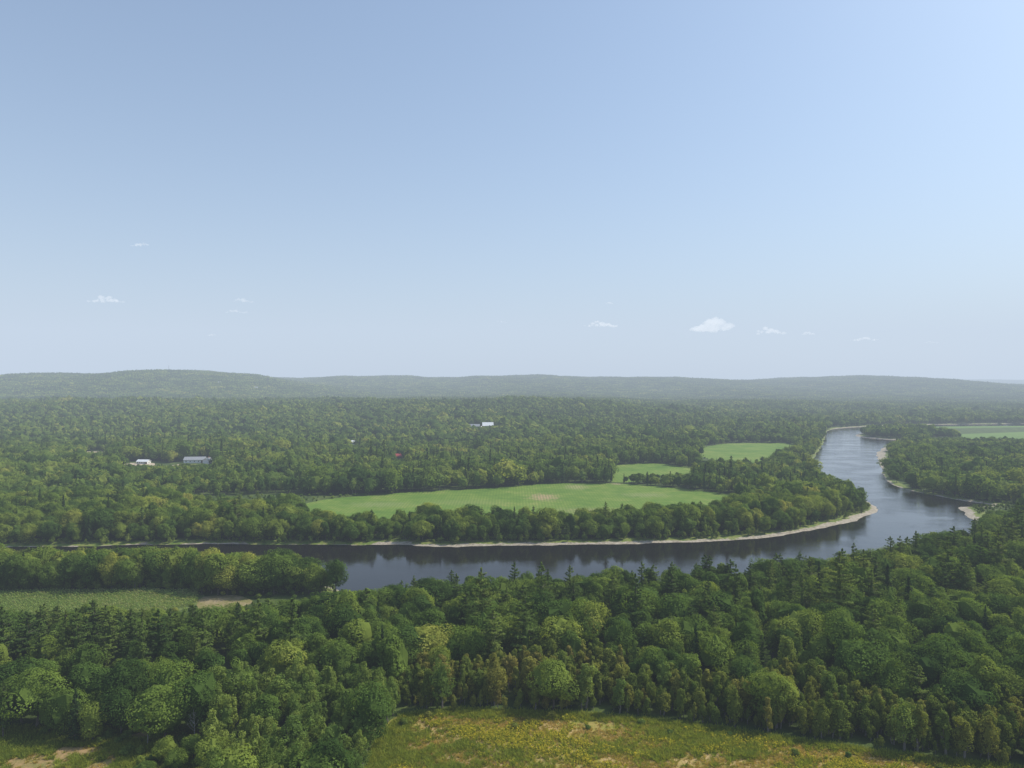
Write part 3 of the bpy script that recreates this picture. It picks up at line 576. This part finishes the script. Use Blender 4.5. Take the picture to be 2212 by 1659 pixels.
house('barn',-78,1474,-0.05,22,11,5,4.5,M_white,M_grayroof,'long white farm building with weathered gray roof',5)
house('house',-63,1452,1.3,9,7,4,3,M_white,M_metal,'white farmhouse between two larger barns')
house('house',100,1476,0.3,9,7,4,3,M_white,M_grayroof,'distant white house at the edge of woods')
def ell(cx,cy,rx,ry,z,label):
    a=np.linspace(0,6.283,28,endpoint=False);P=np.stack([cx+rx*np.cos(a)*(1+.15*np.sin(3*a+cx)),cy+ry*np.sin(a)*(1+.12*np.cos(2*a))],-1)
    me=bpy.data.meshes.new('yard');me.from_pydata([(p[0],p[1],H1(p[0],p[1])+z) for p in P],[],[list(range(28))]);me.materials.append(M_gravel);obj('yard',me,kind='structure',label=label,category='yard')
ell(-474,878,36,24,0.3,'tan gravel yard around farm sheds');ell(-400,876,18,12,0.3,'tan gravel yard beside a white barn');ell(-610,1040,36,12,0.3,'bare tan clearing in the woods');ell(-75,1426,16,10,1.0,'dry tan yard before white barns')
for i,(hx,hy) in enumerate([(-1330,3560),(-1285,3570),(-1480,3600),(-2250,3500)]):
    house('house',hx,hy,0.3*i,16,10,13,5,M_white,M_grayroof,'tiny white house on a distant wooded hillside')
hx,hy=-2027,4200;hz=H1(hx,hy);g=Geo()
for a in range(3):
    t=a*2.094;tube(g,[(2.2*math.cos(t),2.2*math.sin(t),-2),(0.5*math.cos(t),0.5*math.sin(t),46)],[0.35,0.25],4)
for i in range(14):
    z=i*3.2;r=2.2-1.7*z/46
    for a in range(3):
        t=a*2.094;t2=(a+1)*2.094;r2=2.2-1.7*(z+3.2)/46;tube(g,[(r*math.cos(t),r*math.sin(t),z),(r2*math.cos(t2),r2*math.sin(t2),z+3.2)],[0.12,0.12],3)
obj('radio_mast',g.mesh('radio_mast',[simple('galvanised',(0.3,0.3,0.31),(0.4,0.4,0.42))]),None,(hx,hy,hz),label='thin lattice radio mast on a wooded hilltop',category='mast')

# ------------------------------------------------------------------ clouds: bodies of vapour, emission added in place of light scattered within
def cloudmat(op,h):
    m,nt,out=newmat('cloud_vapour_glow');D=0.85*op/(h*0.8)
    ab=N(nt,'ShaderNodeVolumeAbsorption');ab.inputs['Color'].default_value=(0,0,0,1);ab.inputs['Density'].default_value=D*0.75
    sc=N(nt,'ShaderNodeVolumeScatter');sc.inputs['Color'].default_value=(1,1,1,1);sc.inputs['Density'].default_value=D*0.25;sc.inputs['Anisotropy'].default_value=0.2
    em=N(nt,'ShaderNodeEmission');em.inputs[0].default_value=(0.93,0.97,1,1);em.inputs[1].default_value=D*0.93
    a=N(nt,'ShaderNodeAddShader');b=N(nt,'ShaderNodeAddShader');nt.links.new(ab.outputs[0],a.inputs[0]);nt.links.new(sc.outputs[0],a.inputs[1]);nt.links.new(a.outputs[0],b.inputs[0]);nt.links.new(em.outputs[0],b.inputs[1]);nt.links.new(b.outputs[0],out.inputs['Volume']);return m
CL=[(-3995,7000,939,350,66,1.2),(-3143,6000,1280,165,34,.7),(-2640,7000,925,230,42,.7),(-2709,7000,820,250,42,.7),(-2955,7000,588,80,25,.6),(885,7000,693,330,58,1.2),(958,7000,903,80,24,.7),(1965,7000,705,400,155,2.0),(2549,7000,629,290,72,1.3),(2914,7000,606,140,38,.8),(3475,7000,551,290,46,.8),(-96,7000,716,130,18,.4),(4130,7000,515,160,25,.4)]
for i,(cx,cy,cz,w,h,op) in enumerate(CL):
    rg=R(1300+i);g=Geo();n=18 if w<300 else 34
    for j in range(n):
        u=-1+2*(j+0.5)/n+rg.normal()*0.06;c0=0.35*math.sin(i*2.1)
        env=max(0.08,1-abs((u-c0)/(1.05))**0.9);top=env*rg.uniform(0.0,1.0);r=h*rg.uniform(0.10,0.26)*(1.1-0.5*abs(u));c=np.array([u*w*0.46,rg.uniform(-.5,.5)*w*0.2,-h/2+top*h*0.85+r*rg.uniform(0.2,0.7)])
        V,F=lumpy(3,0.5,1.8,rg.uniform(0,90));V=V*np.array([r*1.7,r*1.6,r]);g.add(V+c,F,1.0)
    o=obj('cloud',g.mesh('cloud',[cloudmat(op,h)],True),None,(cx,cy,cz),label='small white fair weather cumulus cloud' if w>200 else 'faint small wisp of white cloud',category='cloud',group='clouds above the horizon')
    md=o.modifiers.new('merge','REMESH');md.mode='VOXEL';md.voxel_size=h/28;md.use_smooth_shade=True
    sm=o.modifiers.new('soften','SMOOTH');sm.factor=0.5;sm.iterations=3
    tx=bpy.data.textures.new('cloud_lumps','CLOUDS');tx.noise_scale=h*0.22;tx.noise_depth=3
    dm=o.modifiers.new('billow','DISPLACE');dm.texture=tx;dm.texture_coords='GLOBAL';dm.strength=h*0.26;dm.mid_level=0.5

# ------------------------------------------------------------------ hazy air: a volume whose emission stands in for scattered daylight
M_air,nt,out=newmat('hazy_air_glow')
DEN=1/7800
ab=N(nt,'ShaderNodeVolumeAbsorption');ab.inputs['Color'].default_value=(0,0,0,1);ab.inputs['Density'].default_value=DEN
em=N(nt,'ShaderNodeEmission');em.inputs[0].default_value=(0.59,0.69,0.83,1);em.inputs[1].default_value=DEN
ad=N(nt,'ShaderNodeAddShader');nt.links.new(ab.outputs[0],ad.inputs[0]);nt.links.new(em.outputs[0],ad.inputs[1]);nt.links.new(ad.outputs[0],out.inputs['Volume'])
g=Geo();box(g,(0,0,700),(37000,37000,1600))
obj('sky',g.mesh('sky',[M_air]),kind='structure',label='clear pale blue summer sky with light haze',category='sky')

# ------------------------------------------------------------------ light, camera
el=math.radians(48);az=math.radians(70)
sv=Vector((math.sin(az)*math.cos(el),math.cos(az)*math.cos(el),math.sin(el)))
L=bpy.data.lights.new('sun','SUN');L.energy=5.0;L.angle=math.radians(0.5);L.color=(1.0,0.94,0.82)
lo=obj('sun',L,None,(0,0,500));lo.rotation_euler=sv.to_track_quat('Z','Y').to_euler()
w=bpy.data.worlds.new('World');scene.world=w;w.use_nodes=True;nt=w.node_tree;nt.nodes.clear()
sk=nt.nodes.new('ShaderNodeTexSky');sk.sky_type='NISHITA';sk.sun_disc=False;sk.sun_elevation=el;sk.sun_rotation=az;sk.altitude=100;sk.air_density=1.0;sk.dust_density=2.5;sk.ozone_density=1.3
bg=nt.nodes.new('ShaderNodeBackground');bg.inputs[1].default_value=0.145;wo=nt.nodes.new('ShaderNodeOutputWorld')
c=mix(nt,1.0,sk.outputs[0],(0.87,1.03,1.12),'MULTIPLY');nt.links.new(c,bg.inputs[0]);nt.links.new(bg.outputs[0],wo.inputs[0])
cam=bpy.data.cameras.new('camera');cam.sensor_width=36;cam.lens=25;cam.clip_end=60000;cam.clip_start=0.5
co=obj('camera',cam,None,(0,0,100));co.rotation_euler=(math.pi/2,0,0);scene.camera=co
scene.view_settings.view_transform='Standard';scene.view_settings.look='None';scene.view_settings.exposure=0
print('done',time.time()-T0)
